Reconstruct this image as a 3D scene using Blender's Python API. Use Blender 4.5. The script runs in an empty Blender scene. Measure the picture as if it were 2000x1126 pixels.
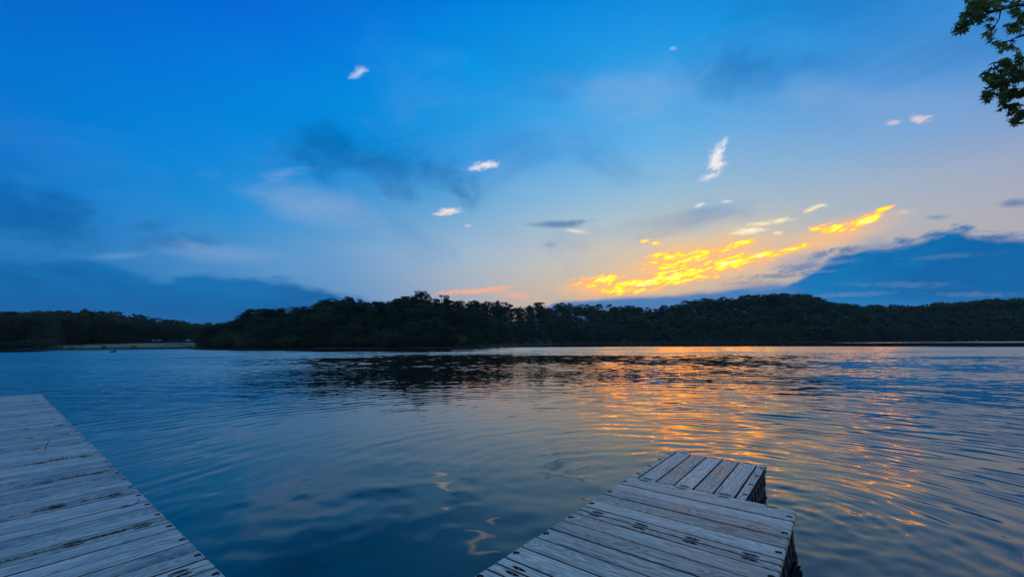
import bpy, math, random
import numpy as np
from mathutils import Vector, Matrix, noise as mn

random.seed(7); rng = np.random.default_rng(7)
scene = bpy.context.scene
C = scene.collection
R = math.radians

# ------------------------------------------------------------------ camera
FPX, PITCH, ROLL, DOCK_AZ = 802.0, 0.1299, -0.0069157, 0.6728
DECK = 0.28                      # deck height over the water (water is z = 0)
EYE = DECK + 1.55
cam_d = bpy.data.cameras.new('camera'); cam = bpy.data.objects.new('camera', cam_d); C.objects.link(cam)
cam_d.sensor_width = 36; cam_d.lens = 36 * FPX / 2000; cam_d.clip_start = 0.05; cam_d.clip_end = 9000
cp, sp, cr, sr = math.cos(PITCH), math.sin(PITCH), math.cos(ROLL), math.sin(ROLL)
c_r = Vector((1, 0, 0)) * cr + Vector((0, -sp, cp)) * sr
c_u = Vector((1, 0, 0)) * -sr + Vector((0, -sp, cp)) * cr
c_w = Vector((0, cp, sp))
cam.matrix_world = Matrix(((c_r.x, c_u.x, -c_w.x, 0), (c_r.y, c_u.y, -c_w.y, 0), (c_r.z, c_u.z, -c_w.z, EYE), (0, 0, 0, 1)))
scene.camera = cam

def ray(x, y):                   # direction seen at a spot of the 2000 x 1126 photograph
    return (c_r * ((x - 1000) / FPX) + c_u * ((563 - y) / FPX) + c_w).normalized()
def azel(x, y):
    d = ray(x, y); return math.degrees(math.atan2(d.x, d.y)), math.degrees(math.asin(d.z))
def lin(c):
    return tuple((v / 255 / 12.92) if v / 255 <= 0.04045 else ((v / 255 + 0.055) / 1.055) ** 2.4 for v in c)

HAZE = 0.00010
# ------------------------------------------------------------------ node helpers
class NT:
    def __init__(s, nt): s.nt = nt; s.n = nt.nodes; s.l = nt.links
    def node(s, t, **kw):
        n = s.n.new(t)
        for k, v in kw.items(): setattr(n, k, v)
        return n
    def put(s, sock, v):
        if hasattr(v, 'is_output') : s.l.new(v, sock)
        elif isinstance(v, X): s.l.new(v.s, sock)
        else:
            if sock.type == 'RGBA' and hasattr(v, '__len__') and len(v) == 3: v = (*v, 1)
            sock.default_value = v
    def math(s, op, *a):
        n = s.node('ShaderNodeMath', operation=op)
        for i, v in enumerate(a): s.put(n.inputs[i], v)
        return X(s, n.outputs[0])
    def vec(s, x, y, z):
        n = s.node('ShaderNodeCombineXYZ')
        for i, v in enumerate((x, y, z)): s.put(n.inputs[i], v)
        return n.outputs[0]
    def noise(s, v, scale, detail=3, rough=0.5, dist=0.0, color=False):
        n = s.node('ShaderNodeTexNoise'); s.put(n.inputs['Vector'], v)
        n.inputs['Scale'].default_value = scale; n.inputs['Detail'].default_value = detail
        n.inputs['Roughness'].default_value = rough; n.inputs['Distortion'].default_value = dist
        return n.outputs['Color'] if color else X(s, n.outputs['Fac'])
    def step(s, v, lo, hi, a=0.0, b=1.0):       # smooth step
        n = s.node('ShaderNodeMapRange', interpolation_type='SMOOTHSTEP')
        for k, q in zip(('Value', 'From Min', 'From Max', 'To Min', 'To Max'), (v, lo, hi, a, b)): s.put(n.inputs[k], q)
        return X(s, n.outputs[0])
    def ramp(s, fac, stops, interp='LINEAR'):
        n = s.node('ShaderNodeValToRGB'); r = n.color_ramp; r.interpolation = interp
        while len(r.elements) > 1: r.elements.remove(r.elements[-1])
        for i, (p, c) in enumerate(stops):
            e = r.elements[0] if i == 0 else r.elements.new(p)
            e.position = p; e.color = (*c, 1) if len(c) == 3 else c
        s.put(n.inputs[0], fac); return n.outputs[0]
    def mix(s, fac, a, b, mode='MIX'):
        n = s.node('ShaderNodeMix', data_type='RGBA', blend_type=mode)
        s.put(n.inputs[0], fac); s.put(n.inputs[6], a); s.put(n.inputs[7], b); return n.outputs[2]
class X:                                        # a float socket with arithmetic
    def __init__(s, g, sock): s.g = g; s.s = sock
    def __add__(s, o): return s.g.math('ADD', s, o)
    __radd__ = __add__
    def __sub__(s, o): return s.g.math('SUBTRACT', s, o)
    def __rsub__(s, o): return s.g.math('SUBTRACT', o, s)
    def __mul__(s, o): return s.g.math('MULTIPLY', s, o)
    __rmul__ = __mul__
    def __truediv__(s, o): return s.g.math('DIVIDE', s, o)
    def mx(s, o): return s.g.math('MAXIMUM', s, o)
    def mn(s, o): return s.g.math('MINIMUM', s, o)

# ------------------------------------------------------------------ sky (world)
SUN_AZ, SUN_EL = 22.0, 1.5
world = bpy.data.worlds.new('World'); scene.world = world; world.use_nodes = True
g = NT(world.node_tree); g.n.clear()
tc = g.node('ShaderNodeTexCoord'); sep = g.node('ShaderNodeSeparateXYZ'); g.l.new(tc.outputs['Generated'], sep.inputs[0])
dx, dy, dz = (X(g, sep.outputs[i]) for i in range(3))
AZ = g.math('ARCTAN2', dx, dy) * (180 / math.pi)
EL = g.math('ARCSINE', g.math('MINIMUM', g.math('MAXIMUM', dz, -1.0), 1.0)) * (180 / math.pi)
# clear-sky colours by elevation and azimuth (dusk glow to the right of the view)
# (read off the photograph as sky directions: rows of picture height, columns across)
PXC = [0, 200, 450, 700, 900, 1100, 1300, 1500, 1750, 2000]
PXR = [
 (-200, [(0, 92, 190), (0, 90, 200), (0, 92, 205), (0, 98, 208), (0, 104, 210), (0, 110, 212), (0, 114, 212), (0, 118, 212), (18, 122, 208), (40, 126, 206)]),
 (20, [(0, 108, 207), (0, 108, 213), (0, 107, 218), (0, 112, 220), (0, 129, 225), (0, 139, 226), (0, 145, 226), (0, 149, 226), (28, 140, 216), (62, 143, 214)]),
 (150, [(0, 121, 213), (0, 122, 218), (0, 126, 222), (0, 140, 227), (0, 154, 230), (30, 160, 232), (55, 162, 232), (66, 156, 226), (75, 148, 220), (92, 152, 218)]),
 (300, [(0, 114, 203), (0, 132, 216), (0, 138, 220), (0, 138, 216), (35, 148, 224), (90, 170, 232), (110, 182, 230), (132, 180, 222), (138, 175, 215), (160, 172, 200)]),
 (410, [(0, 112, 190), (0, 128, 206), (25, 145, 218), (72, 152, 214), (102, 172, 218), (148, 194, 222), (168, 198, 212), (178, 192, 200), (180, 186, 193), (178, 176, 184)]),
 (500, [(20, 122, 192), (45, 132, 198), (75, 145, 205), (118, 168, 212), (165, 190, 210), (205, 203, 192), (220, 203, 172), (212, 196, 174), (190, 180, 178), (180, 176, 184)]),
 (580, [(20, 112, 180), (30, 120, 188), (62, 138, 200), (105, 155, 205), (175, 180, 192), (216, 190, 162), (225, 190, 152), (180, 170, 175), (120, 155, 195), (60, 135, 195)]),
 (680, [(10, 100, 168), (20, 110, 178), (50, 125, 190), (95, 145, 198), (170, 168, 175), (210, 178, 150), (210, 175, 145), (150, 158, 180), (80, 140, 190), (40, 122, 188)]),
]
AZS = [-54, -45, -34, -24, -15, -6, 3, 12, 21, 30, 40, 54]
def skycol(az, el):
    d = Vector((math.sin(R(az)) * math.cos(R(el)), math.cos(R(az)) * math.cos(R(el)), math.sin(R(el)))); w = max(.2, d.dot(c_w))
    px, py = 1000 + FPX * d.dot(c_r) / w, 563 - FPX * d.dot(c_u) / w; ys = [p for p, _ in PXR]
    return tuple(float(np.interp(py, ys, [np.interp(px, PXC, [lin(c)[k] for c in row]) for _, row in PXR])) for k in range(3))
ZEN = lin((58, 122, 190)); BACK = lin((125, 148, 180))  # unseen sky overhead and behind, made paler to help light the docks
ROWS = [(el, [skycol(a, el) for a in AZS]) for el in (0, 3, 6, 9, 12, 15.5, 20, 25, 30, 36, 43)] + [(90.0, [ZEN] * len(AZS))]
azf = (AZ + 180.0) / 360.0
col = None
for i, (el, cs) in enumerate(ROWS):
    bk = BACK if el < 90 else ZEN; st = [(0.0, bk), (0.20, bk), (0.32, cs[0])] + [((a + 180) / 360, c) for a, c in zip(AZS, cs)] + [(0.68, cs[-1]), (0.80, bk)]
    rc = g.ramp(azf, st, 'LINEAR')
    col = rc if col is None else g.mix(g.math('MINIMUM', g.math('MAXIMUM', (EL - float(ROWS[i - 1][0])) / float(el - ROWS[i - 1][0]), 0.0), 1.0), col, rc)
V = g.vec(AZ, EL, 0.0)
Vs = g.vec(AZ * 0.55, EL * 1.25, 3.0)           # streaked a little along the horizon
n_big = g.noise(Vs, 0.045, 5, 0.55, 0.6)
n_mid = g.noise(Vs, 0.16, 6, 0.6, 0.8)
n_sm = g.noise(g.vec(AZ * .8, EL * 1.1, 41.0), 0.17, 6, 0.62, 0.2)
n_hi = g.noise(g.vec(AZ * 0.6, EL * 1.6, 9.0), 0.55, 5, 0.6, 0.3)
# pale veils, then thin blue-grey shade
veil = g.step(n_big * 0.6 + n_mid * 0.4, 0.47, 0.68)
col = g.mix(veil * g.step(EL, 46.0, 14.0) * g.step(AZ, -38.0, -5.0, 0.04, 0.20), col, lin((165, 190, 222)))
shade = g.step(g.noise(g.vec(AZ * 0.5, EL, 20.0), 0.09, 5, 0.55, 0.5), 0.52, 0.70)
col = g.mix(shade * g.step(EL, 3.0, 12.0) * g.step(AZ, -10.0, 25.0, .20, .38), col, lin((28, 112, 190)))

def blob(x, y, rx, ry, ang=0.0, soft=0.5, warp=0.9, nz=None, amp=None):
    """soft-edged elliptic patch centred where photograph pixel (x, y) looks; radii in pixels"""
    a0, e0 = azel(x, y); a1, e1 = azel(x + rx * math.cos(R(ang)), y - rx * math.sin(R(ang)))
    a2, e2 = azel(x - ry * math.sin(R(ang)), y - ry * math.cos(R(ang)))
    M = np.linalg.inv(np.array([[a1 - a0, a2 - a0], [e1 - e0, e2 - e0]]))
    da, de = AZ - a0, EL - e0
    u = da * float(M[0, 0]) + de * float(M[0, 1]); v = da * float(M[1, 0]) + de * float(M[1, 1])
    d = g.math('SQRT', u * u + v * v)
    nn = nz if nz is not None else n_hi
    d = d + (nn - 0.5) * (warp * 2)
    return g.step(d, 1.0, 1.0 - soft)
def over(mask, c, k=1.0):
    global col
    col = g.mix((mask * k) if k != 1.0 else mask, col, c)

# dark blue smudges
for (x, y, rx, ry, an, k) in [(660, 300, 110, 50, -10, .40), (760, 330, 120, 45, -14, .45), (860, 345, 110, 45, -35, .45), (790, 375, 60, 20, -10, .3), (560, 300, 60, 30, 20, .2), (60, 425, 190, 62, -4, .75), (350, 473, 95, 22, 0, .65), (290, 440, 70, 16, 2, .4),
                              (1440, 135, 160, 60, 4, .35), (620, 275, 90, 35, -8, .3), (900, 380, 60, 20, -35, .4), (120, 395, 120, 30, -12, .4)]:
    over(blob(x, y, rx * 1.05, ry * 1.25, an, 1.0, 1.3, n_sm), lin((0, 98, 168)), k)
for (x, y, rx, ry, an, k) in [(1090, 438, 88, 10, 2, .8), (1075, 478, 16, 7, 0, .4), (1828, 424, 48, 9, 2, .6), (1985, 396, 40, 11, 8, .75), (1140, 432, 40, 7, 4, .7)]:
    over(blob(x, y, rx, ry, an, 1.0, 1.3, n_mid), lin((78, 124, 172)), k)
# pale veils with an outline
for (x, y, rx, ry, an, k) in [(620, 400, 190, 60, -12, .5), (960, 480, 330, 55, 0, .22), (1250, 180, 260, 70, 8, .3), (1700, 200, 330, 60, -4, .3), (430, 495, 200, 28, -4, .35), (230, 500, 90, 14, 3, .3)]:
    over(blob(x, y, rx, ry, an, 1.0, 1.1, n_mid), lin((150, 180, 218)), k)
# the two low banks of blue cloud, each below an uneven edge
def bank(pts, color, k, edge, amp, depth=0):
    pr = sorted(azel(*p) for p in pts)
    st = [((a + 180) / 360, (e / 20,) * 3) for a, e in pr]
    fc = g.ramp(azf, st, 'LINEAR'); s2 = g.node('ShaderNodeSeparateColor'); g.l.new(fc, s2.inputs[0])
    E = X(g, s2.outputs[0]) * 20.0 + (n_hi - 0.5) * amp + (n_mid - 0.5) * amp * 1.2
    over(g.step(EL, E, E - edge), color, k)
bank([(-120, 470), (0, 492), (90, 500), (180, 498), (250, 520), (300, 540), (400, 528), (450, 535), (560, 541), (640, 556), (700, 575), (800, 592), (900, 612), (960, 640), (1000, 740)], g.mix(g.step(n_mid, .35, .65), lin((0, 98, 165)), lin((8, 113, 182))), .95, 1.3, 1.9)
bank([(-120, 560), (0, 550), (200, 575), (400, 560), (600, 580), (760, 610), (860, 640), (920, 740)], lin((0, 98, 165)), .5, 2.0, 2.0)
# glowing cloud: streaky yellow rows, white-hot cores, orange and pink edges
GU, GV = AZ * .975 + EL * .22, EL * .975 - AZ * .22
n_str = g.noise(g.vec(GU * 0.55, GV * 3.0, 5.0), 0.60, 6, 0.66, 0.4)
n_cell = g.noise(g.vec(GU * 0.6, GV * 2.6, 15.0), 1.5, 4, 0.6, 0.4)
n_tone = g.noise(g.vec(GU * .6, GV * 2.2, 33.0), .8, 4, .6)
n_glow = n_str * 0.5 + n_cell * 0.5
n_fine = g.noise(g.vec(AZ * 1.0 - EL * .5, EL * 2.2 - AZ * 0.25, 25.0), 1.3, 5, 0.65, 0.6)
rows = [(1180, 548, 78, 17, 3, 1), (1215, 567, 100, 13, 2, 1), (1330, 538, 130, 26, 9, 1), (1330, 505, 105, 20, 8, 1), (1430, 512, 110, 20, 11, 1), (1440, 478, 60, 12, 10, .9),
        (1530, 492, 100, 11, 17, .8), (1630, 446, 62, 14, 3, 1), (1700, 422, 62, 12, 22, 1), (1270, 472, 42, 7, -8, .7), (1380, 492, 130, 12, 10, .8), (1260, 552, 130, 12, 4, 1), (1290, 500, 50, 10, 4, 1), (1310, 520, 90, 8, 6, .9), (1600, 447, 35, 8, -6, 1), (1670, 436, 70, 9, 14, 1), (1480, 500, 70, 10, 14, 1)]
gm = None
for (x, y, rx, ry, an, k) in rows:
    b = blob(x, y, rx * 1.3, ry * 1.45, an, 1.0, 1.05, n_str) * k
    gm = b if gm is None else gm.mx(b)
wash = None
for (x, y, rx, ry, an) in [(1350, 510, 290, 62, 10), (1640, 455, 190, 40, 14), (1180, 560, 160, 28, 2)]:
    b = blob(x, y, rx, ry, an, 1.0, .5, n_mid); wash = b if wash is None else wash.mx(b)
over(blob(1330, 500, 430, 120, 6, 1.0, .5, n_mid), lin((238, 210, 172)), .42)
over(wash, tuple(v * 1.25 for v in lin((244, 180, 112))), .72)
lit = g.math('MULTIPLY', g.step(gm + (n_glow - 0.5) * 4.0, 0.18, 1.25), g.step(gm, 0.0, 0.30)) * g.step(n_tone, .36, .58, .42, 1.0)
GC = g.ramp(lit, [(0.0, (.78, .50, .36)), (0.20, (1.1, .50, .20)), (0.38, (2.2, .68, .09)), (0.58, (4.0, 1.05, .03)), (0.78, (5.2, 1.7, .06)), (1.0, (5.2, 3.0, .90))])
col = g.mix(g.step(lit, 0.0, 0.42), col, GC)
# right-hand bank lies in front of the glow's lower edge
bank([(1000, 720), (1040, 612), (1090, 585), (1180, 580), (1300, 573), (1400, 562), (1500, 555), (1540, 550), (1575, 532), (1602, 508), (1630, 488), (1680, 478), (1740, 473), (1800, 458), (1850, 446), (1885, 438), (1905, 449), (2000, 455), (2150, 450), (2400, 470)],
     g.mix(g.step(AZ, 22.0, 37.0), lin((84, 132, 190)), g.mix(g.step(n_mid, .35, .65), lin((0, 103, 170)), lin((8, 122, 188)))), 1.0, .9, 1.4)
for (x, y, rx, ry, an, k) in [(1350, 590, 300, 20, 2, .85), (1200, 592, 130, 12, 2, .8), (1480, 572, 140, 22, 4, .8)]:
    over(blob(x, y, rx, ry, an, .8, .8, n_mid), lin((72, 130, 190)), k)
for (x, y, rx, ry, an, k) in [(1562, 522, 70, 13, 6, .8), (1520, 538, 110, 9, 4, .6), (1600, 498, 40, 12, 15, .8), (1655, 488, 50, 10, 8, .7), (1765, 470, 34, 12, 6, .8), (1885, 446, 34, 13, 0, .85), (1820, 458, 40, 10, 8, .8), (1960, 462, 70, 10, 0, .8), (1450, 552, 60, 6, 6, .4)]:
    over(blob(x, y, rx, ry, an, 1.0, 1.1, n_fine), lin((20, 108, 172)), k)
for (x, y, rx, ry, an, k) in [(1640, 512, 60, 6, 6, .45), (1600, 530, 50, 5, 4, .4), (1930, 452, 60, 5, -4, .5), (1740, 488, 70, 5, 8, .25), (1850, 500, 120, 9, 4, .25), (1760, 556, 160, 9, 0, .3), (1900, 575, 120, 8, 0, .35), (1650, 575, 120, 7, 3, .4)]:
    over(blob(x, y, rx, ry, an, 1.0, 1.2, n_fine), lin((120, 150, 192)), k)
over(blob(1575, 512, 90, 22, 8, .9, .7, n_mid), lin((150, 160, 190)), .5)
over(blob(1700, 592, 330, 18, 0, 1.0, .6, n_mid), lin((40, 132, 198)), .5)
over(blob(1980, 455, 60, 9, 3, 1.0, .5), lin((120, 150, 195)), .5)
over(blob(1470, 556, 90, 9, 6, 1.0, .5), lin((190, 160, 165)), .5)
# small separate bright clouds
for (x, y, rx, ry, an, c, k) in [(703, 141, 18, 9, 35, (205, 218, 240), .85), (690, 148, 12, 6, 10, (175, 205, 240), .7), (952, 322, 26, 8, 4, (240, 232, 235), .95), (930, 328, 24, 5, 4, (235, 228, 235), .9), (878, 412, 22, 6, 2, (255, 236, 225), .95), (864, 418, 20, 4, 2, (255, 225, 210), .95),
        (914, 441, 9, 4, 0, (215, 205, 215), .6), (1398, 312, 17, 21, 0, (244, 236, 232), .98), (1404, 295, 13, 20, -28, (238, 234, 236), .9), (1415, 280, 7, 15, -22, (215, 222, 235), .8), (1400, 322, 20, 9, 12, (244, 232, 226), .9), (1387, 344, 24, 7, 22, (235, 230, 235), .9),
        (1365, 400, 16, 4, 18, (240, 236, 236), .8), (1420, 393, 13, 3, 8, (235, 232, 236), .7), (1795, 233, 24, 8, 0, (232, 210, 210), .9), (1812, 228, 14, 4, 10, (225, 205, 212), .8), (1746, 239, 16, 5, 12, (225, 205, 210), .8),
        (1125, 451, 27, 4, -7, (240, 225, 215), .8), (1522, 431, 28, 5, 10, (255, 240, 185), 1), (1485, 437, 30, 4, 3, (255, 235, 180), 1), (1468, 450, 36, 6, 2, (255, 248, 215), 1), (1450, 455, 34, 4, 0, (255, 240, 190), 1), (1600, 402, 18, 4, 8, (255, 238, 200), 1), (1583, 409, 18, 4, 22, (255, 225, 170), 1),
        (1520, 455, 14, 4, 0, (255, 225, 170), .9), (1765, 414, 20, 4, 6, (235, 205, 180), .6), (1315, 95, 8, 4, 0, (170, 195, 235), .6)]:
    m_ = blob(x, y, rx * 1.2, ry * 1.4, an, 1.0, .95, n_fine); over(m_ * g.step(n_cell + n_fine, .72, 1.1, .55, 1.0), tuple(v * 1.1 for v in lin(c)), k)
for (x, y, rx, ry, an, k) in [(920, 569, 75, 5, 3, .95), (975, 562, 36, 4, 6, .8), (1005, 576, 38, 7, -4, .6), (1055, 590, 20, 4, 0, .3), (1150, 546, 26, 4, 4, .8)]:
    over(blob(x, y, rx * 1.2, ry * 1.5, an, .9, 1.1, n_fine), (1.0, .48, .28), k)
# below the horizon the sky fades into dim blue
sky_n = g.node('ShaderNodeTexSky', sky_type='NISHITA', sun_disc=False, sun_elevation=R(SUN_EL), sun_rotation=R(SUN_AZ), altitude=100, air_density=1.0, dust_density=1.5, ozone_density=3.0)
bg1 = g.node('ShaderNodeBackground'); g.put(bg1.inputs[0], col); bg1.inputs[1].default_value = 1.0
bg2 = g.node('ShaderNodeBackground'); g.l.new(sky_n.outputs[0], bg2.inputs[0]); bg2.inputs[1].default_value = 0.05
# a little of the physical sky under the measured dusk colours
mixs = g.node('ShaderNodeMixShader'); mixs.inputs[0].default_value = 0.02
out = g.node('ShaderNodeOutputWorld'); g.l.new(bg1.outputs[0], mixs.inputs[1]); g.l.new(bg2.outputs[0], mixs.inputs[2]); g.l.new(mixs.outputs[0], out.inputs[0])
world.cycles.sampling_method = 'MANUAL'; world.cycles.sample_map_resolution = 512

sun_d = bpy.data.lights.new('sun', 'SUN'); sun_d.energy = 0.5; sun_d.angle = R(3); sun_d.color = (1.0, .62, .35)
sun = bpy.data.objects.new('sun', sun_d); C.objects.link(sun)
sd = Vector((math.sin(R(SUN_AZ)) * math.cos(R(SUN_EL)), math.cos(R(SUN_AZ)) * math.cos(R(SUN_EL)), math.sin(R(SUN_EL))))
sun.rotation_euler = sd.to_track_quat('Z', 'Y').to_euler(); sun.location = (0, 0, 30)

vs = scene.view_settings; vs.view_transform = 'Standard'; vs.look = 'None'; vs.exposure = 0.0; vs.gamma = 1.0; vs.use_curve_mapping = False
scene.cycles.max_bounces = 5; scene.cycles.transparent_max_bounces = 8; scene.cycles.sample_clamp_indirect = 6
scene.cycles.use_denoising = True

# ------------------------------------------------------------------ object helpers
def tag(o, label=None, cat=None, group=None, kind=None):
    if label: o['label'] = label
    if cat: o['category'] = cat
    if group: o['group'] = group
    if kind: o['kind'] = kind
    return o
def link(o, parent=None):
    C.objects.link(o)
    if parent is not None: o.parent = parent
    return o
def mesh(name, vs_, fs, mats, smooth=False, mi=None):
    m = bpy.data.meshes.new(name); m.from_pydata([tuple(v) for v in vs_], [], [tuple(f) for f in fs])
    for q in (mats if isinstance(mats, (list, tuple)) else [mats]): m.materials.append(q)
    if smooth: m.polygons.foreach_set('use_smooth', [True] * len(m.polygons))
    if mi is not None: m.polygons.foreach_set('material_index', mi)
    m.update(); return m
def mesh_np(name, V_, F_, mat, smooth=False):
    m = bpy.data.meshes.new(name); V_ = np.asarray(V_, np.float32); F_ = np.asarray(F_, np.int32); k = F_.shape[1]
    m.vertices.add(len(V_)); m.vertices.foreach_set('co', V_.ravel())
    m.loops.add(F_.size); m.loops.foreach_set('vertex_index', F_.ravel())
    m.polygons.add(len(F_)); m.polygons.foreach_set('loop_start', np.arange(0, F_.size, k, dtype=np.int32))
    m.polygons.foreach_set('loop_total', np.full(len(F_), k, np.int32))
    if smooth: m.polygons.foreach_set('use_smooth', np.ones(len(F_), bool))
    m.materials.append(mat); m.update(calc_edges=True); return m
def ob(name, me, parent=None, loc=(0, 0, 0), rz=0.0):
    o = bpy.data.objects.new(name, me); o.location = loc; o.rotation_euler = (0, 0, rz); return link(o, parent)
def empty(name, loc=(0, 0, 0), rz=0.0):
    o = bpy.data.objects.new(name, None); o.location = loc; o.rotation_euler = (0, 0, rz); o.empty_display_size = .2; return link(o)
def material(name):
    m = bpy.data.materials.new(name); m.use_nodes = True; q = NT(m.node_tree); q.n.clear()
    b = q.node('ShaderNodeBsdfPrincipled'); o = q.node('ShaderNodeOutputMaterial'); q.l.new(b.outputs[0], o.inputs[0])
    return m, q, b
def simple(name, c, rough=.6, metal=0.0, var=.25, sc=30):
    m, q, b = material(name); t = q.node('ShaderNodeTexCoord')
    n = q.noise(t.outputs['Object'], sc, 4, .6)
    q.put(b.inputs['Base Color'], q.mix(q.step(n, .35, .65), tuple(v * (1 - var) for v in c), tuple(min(1, v * (1 + var)) for v in c)))
    b.inputs['Roughness'].default_value = rough; b.inputs['Metallic'].default_value = metal
    return m

# ------------------------------------------------------------------ materials
def wood_mat():
    m, q, b = material('weathered_grey_plank'); t = q.node('ShaderNodeTexCoord'); oi = q.node('ShaderNodeObjectInfo')
    rnd = X(q, oi.outputs['Random'])
    sp_ = q.node('ShaderNodeSeparateXYZ'); q.l.new(t.outputs['Object'], sp_.inputs[0])
    x, y, z = (X(q, sp_.outputs[i]) for i in range(3))
    off = rnd * 37.0
    # cathedral grain: contour lines of a slow warped field, plus fine fibres
    warp = q.noise(q.vec(x * 1.3 + off, y * 7.0, off), 1.0, 2, .5)
    fld = (y * 15.0 + warp * 15.0 + off)
    rings = q.math('SINE', fld * 6.2832)
    fib = q.noise(q.vec(x * 1.8 + off, y * 48.0, off), 1.0, 5, .68)
    fib2 = q.noise(q.vec(x * 14.0 + off, y * 320.0, off), 1.0, 3, .6)
    blot = q.noise(q.vec(x * 1.4 + off, y * 3.5, off * 1.7), 1.6, 5, .6)
    speck = q.noise(q.vec(x, y, off), 60.0, 3, .6)
    v = rings * 0.10 + fib * 0.85 + fib2 * 0.16 + blot * 0.55 + rnd * 0.24 - .21
    c = q.ramp(v, [(0.42, (.13, .115, .085)), (0.56, (.34, .30, .225)), (0.74, (.60, .52, .39)), (0.95, (.88, .78, .61))])
    # damp brown-green stains near the ends and dark specks
    st = q.step(q.noise(q.vec(x * 2.2 + off, y * 9.0, 4.0), 1.1, 5, .7), .60, .74)
    c = q.mix(st * .5, c, (.10, .095, .075)); c = q.mix(q.step(speck, .68, .76) * .5, c, (.07, .07, .06))
    q.put(b.inputs['Base Color'], c)
    q.put(b.inputs['Roughness'], q.step(blot, .3, .7, .34, .55))
    b.inputs['Specular IOR Level'].default_value = .8
    bm = q.node('ShaderNodeBump'); bm.inputs['Distance'].default_value = .0016; bm.inputs['Strength'].default_value = .7
    q.put(bm.inputs['Height'], rings * 0.22 + fib * 1.0 + fib2 * 0.5 + speck * 0.15); q.l.new(bm.outputs[0], b.inputs['Normal'])
    return m
WOOD = wood_mat()
FLOAT = simple('dark_float_casing', (.018, .018, .018), .55, 0, .4, 9)
BOLT = simple('galvanised_bolt', (.42, .40, .37), .42, .7, .3, 80)
HOLE = simple('dark_recess', (.045, .04, .035), .8, 0, .4, 60)  # dark colour for walls and floors of the bolt holes and slots
DARK_EDGE = simple('dark_board_edge', (.016, .015, .013), .9, 0, .3, 50)  # near-black board sides make the gaps between boards read dark
PIN = simple('dull_connector_pin', (.20, .19, .18), .5, .5, .4, 60)

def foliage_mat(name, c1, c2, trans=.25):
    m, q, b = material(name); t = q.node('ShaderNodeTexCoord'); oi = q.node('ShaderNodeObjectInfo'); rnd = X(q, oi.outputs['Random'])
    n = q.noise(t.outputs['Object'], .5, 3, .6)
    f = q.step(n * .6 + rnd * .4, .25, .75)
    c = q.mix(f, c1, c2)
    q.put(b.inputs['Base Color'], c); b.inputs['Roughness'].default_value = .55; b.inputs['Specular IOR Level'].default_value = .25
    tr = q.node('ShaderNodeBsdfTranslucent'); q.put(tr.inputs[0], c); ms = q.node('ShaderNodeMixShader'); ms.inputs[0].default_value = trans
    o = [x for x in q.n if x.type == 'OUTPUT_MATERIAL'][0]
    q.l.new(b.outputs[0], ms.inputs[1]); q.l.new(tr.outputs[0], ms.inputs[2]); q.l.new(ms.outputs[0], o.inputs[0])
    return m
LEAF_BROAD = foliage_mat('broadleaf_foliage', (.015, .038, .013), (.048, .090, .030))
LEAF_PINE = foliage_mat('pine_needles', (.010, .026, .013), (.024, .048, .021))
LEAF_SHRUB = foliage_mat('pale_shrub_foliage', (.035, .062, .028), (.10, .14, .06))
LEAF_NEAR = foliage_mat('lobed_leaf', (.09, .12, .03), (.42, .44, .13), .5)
BARK = simple('dark_bark', (.045, .038, .032), .9, 0, .3, 3)
BARK_NEAR = simple('grey_brown_bark', (.06, .048, .04), .85, 0, .35, 18)
GRASS_DRY = simple('sparse_grass_blade', (.10, .12, .05), .8, 0, .4, 40)
SOIL = simple('dark_seed_debris', (.035, .025, .018), .9, 0, .5, 90)

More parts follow.
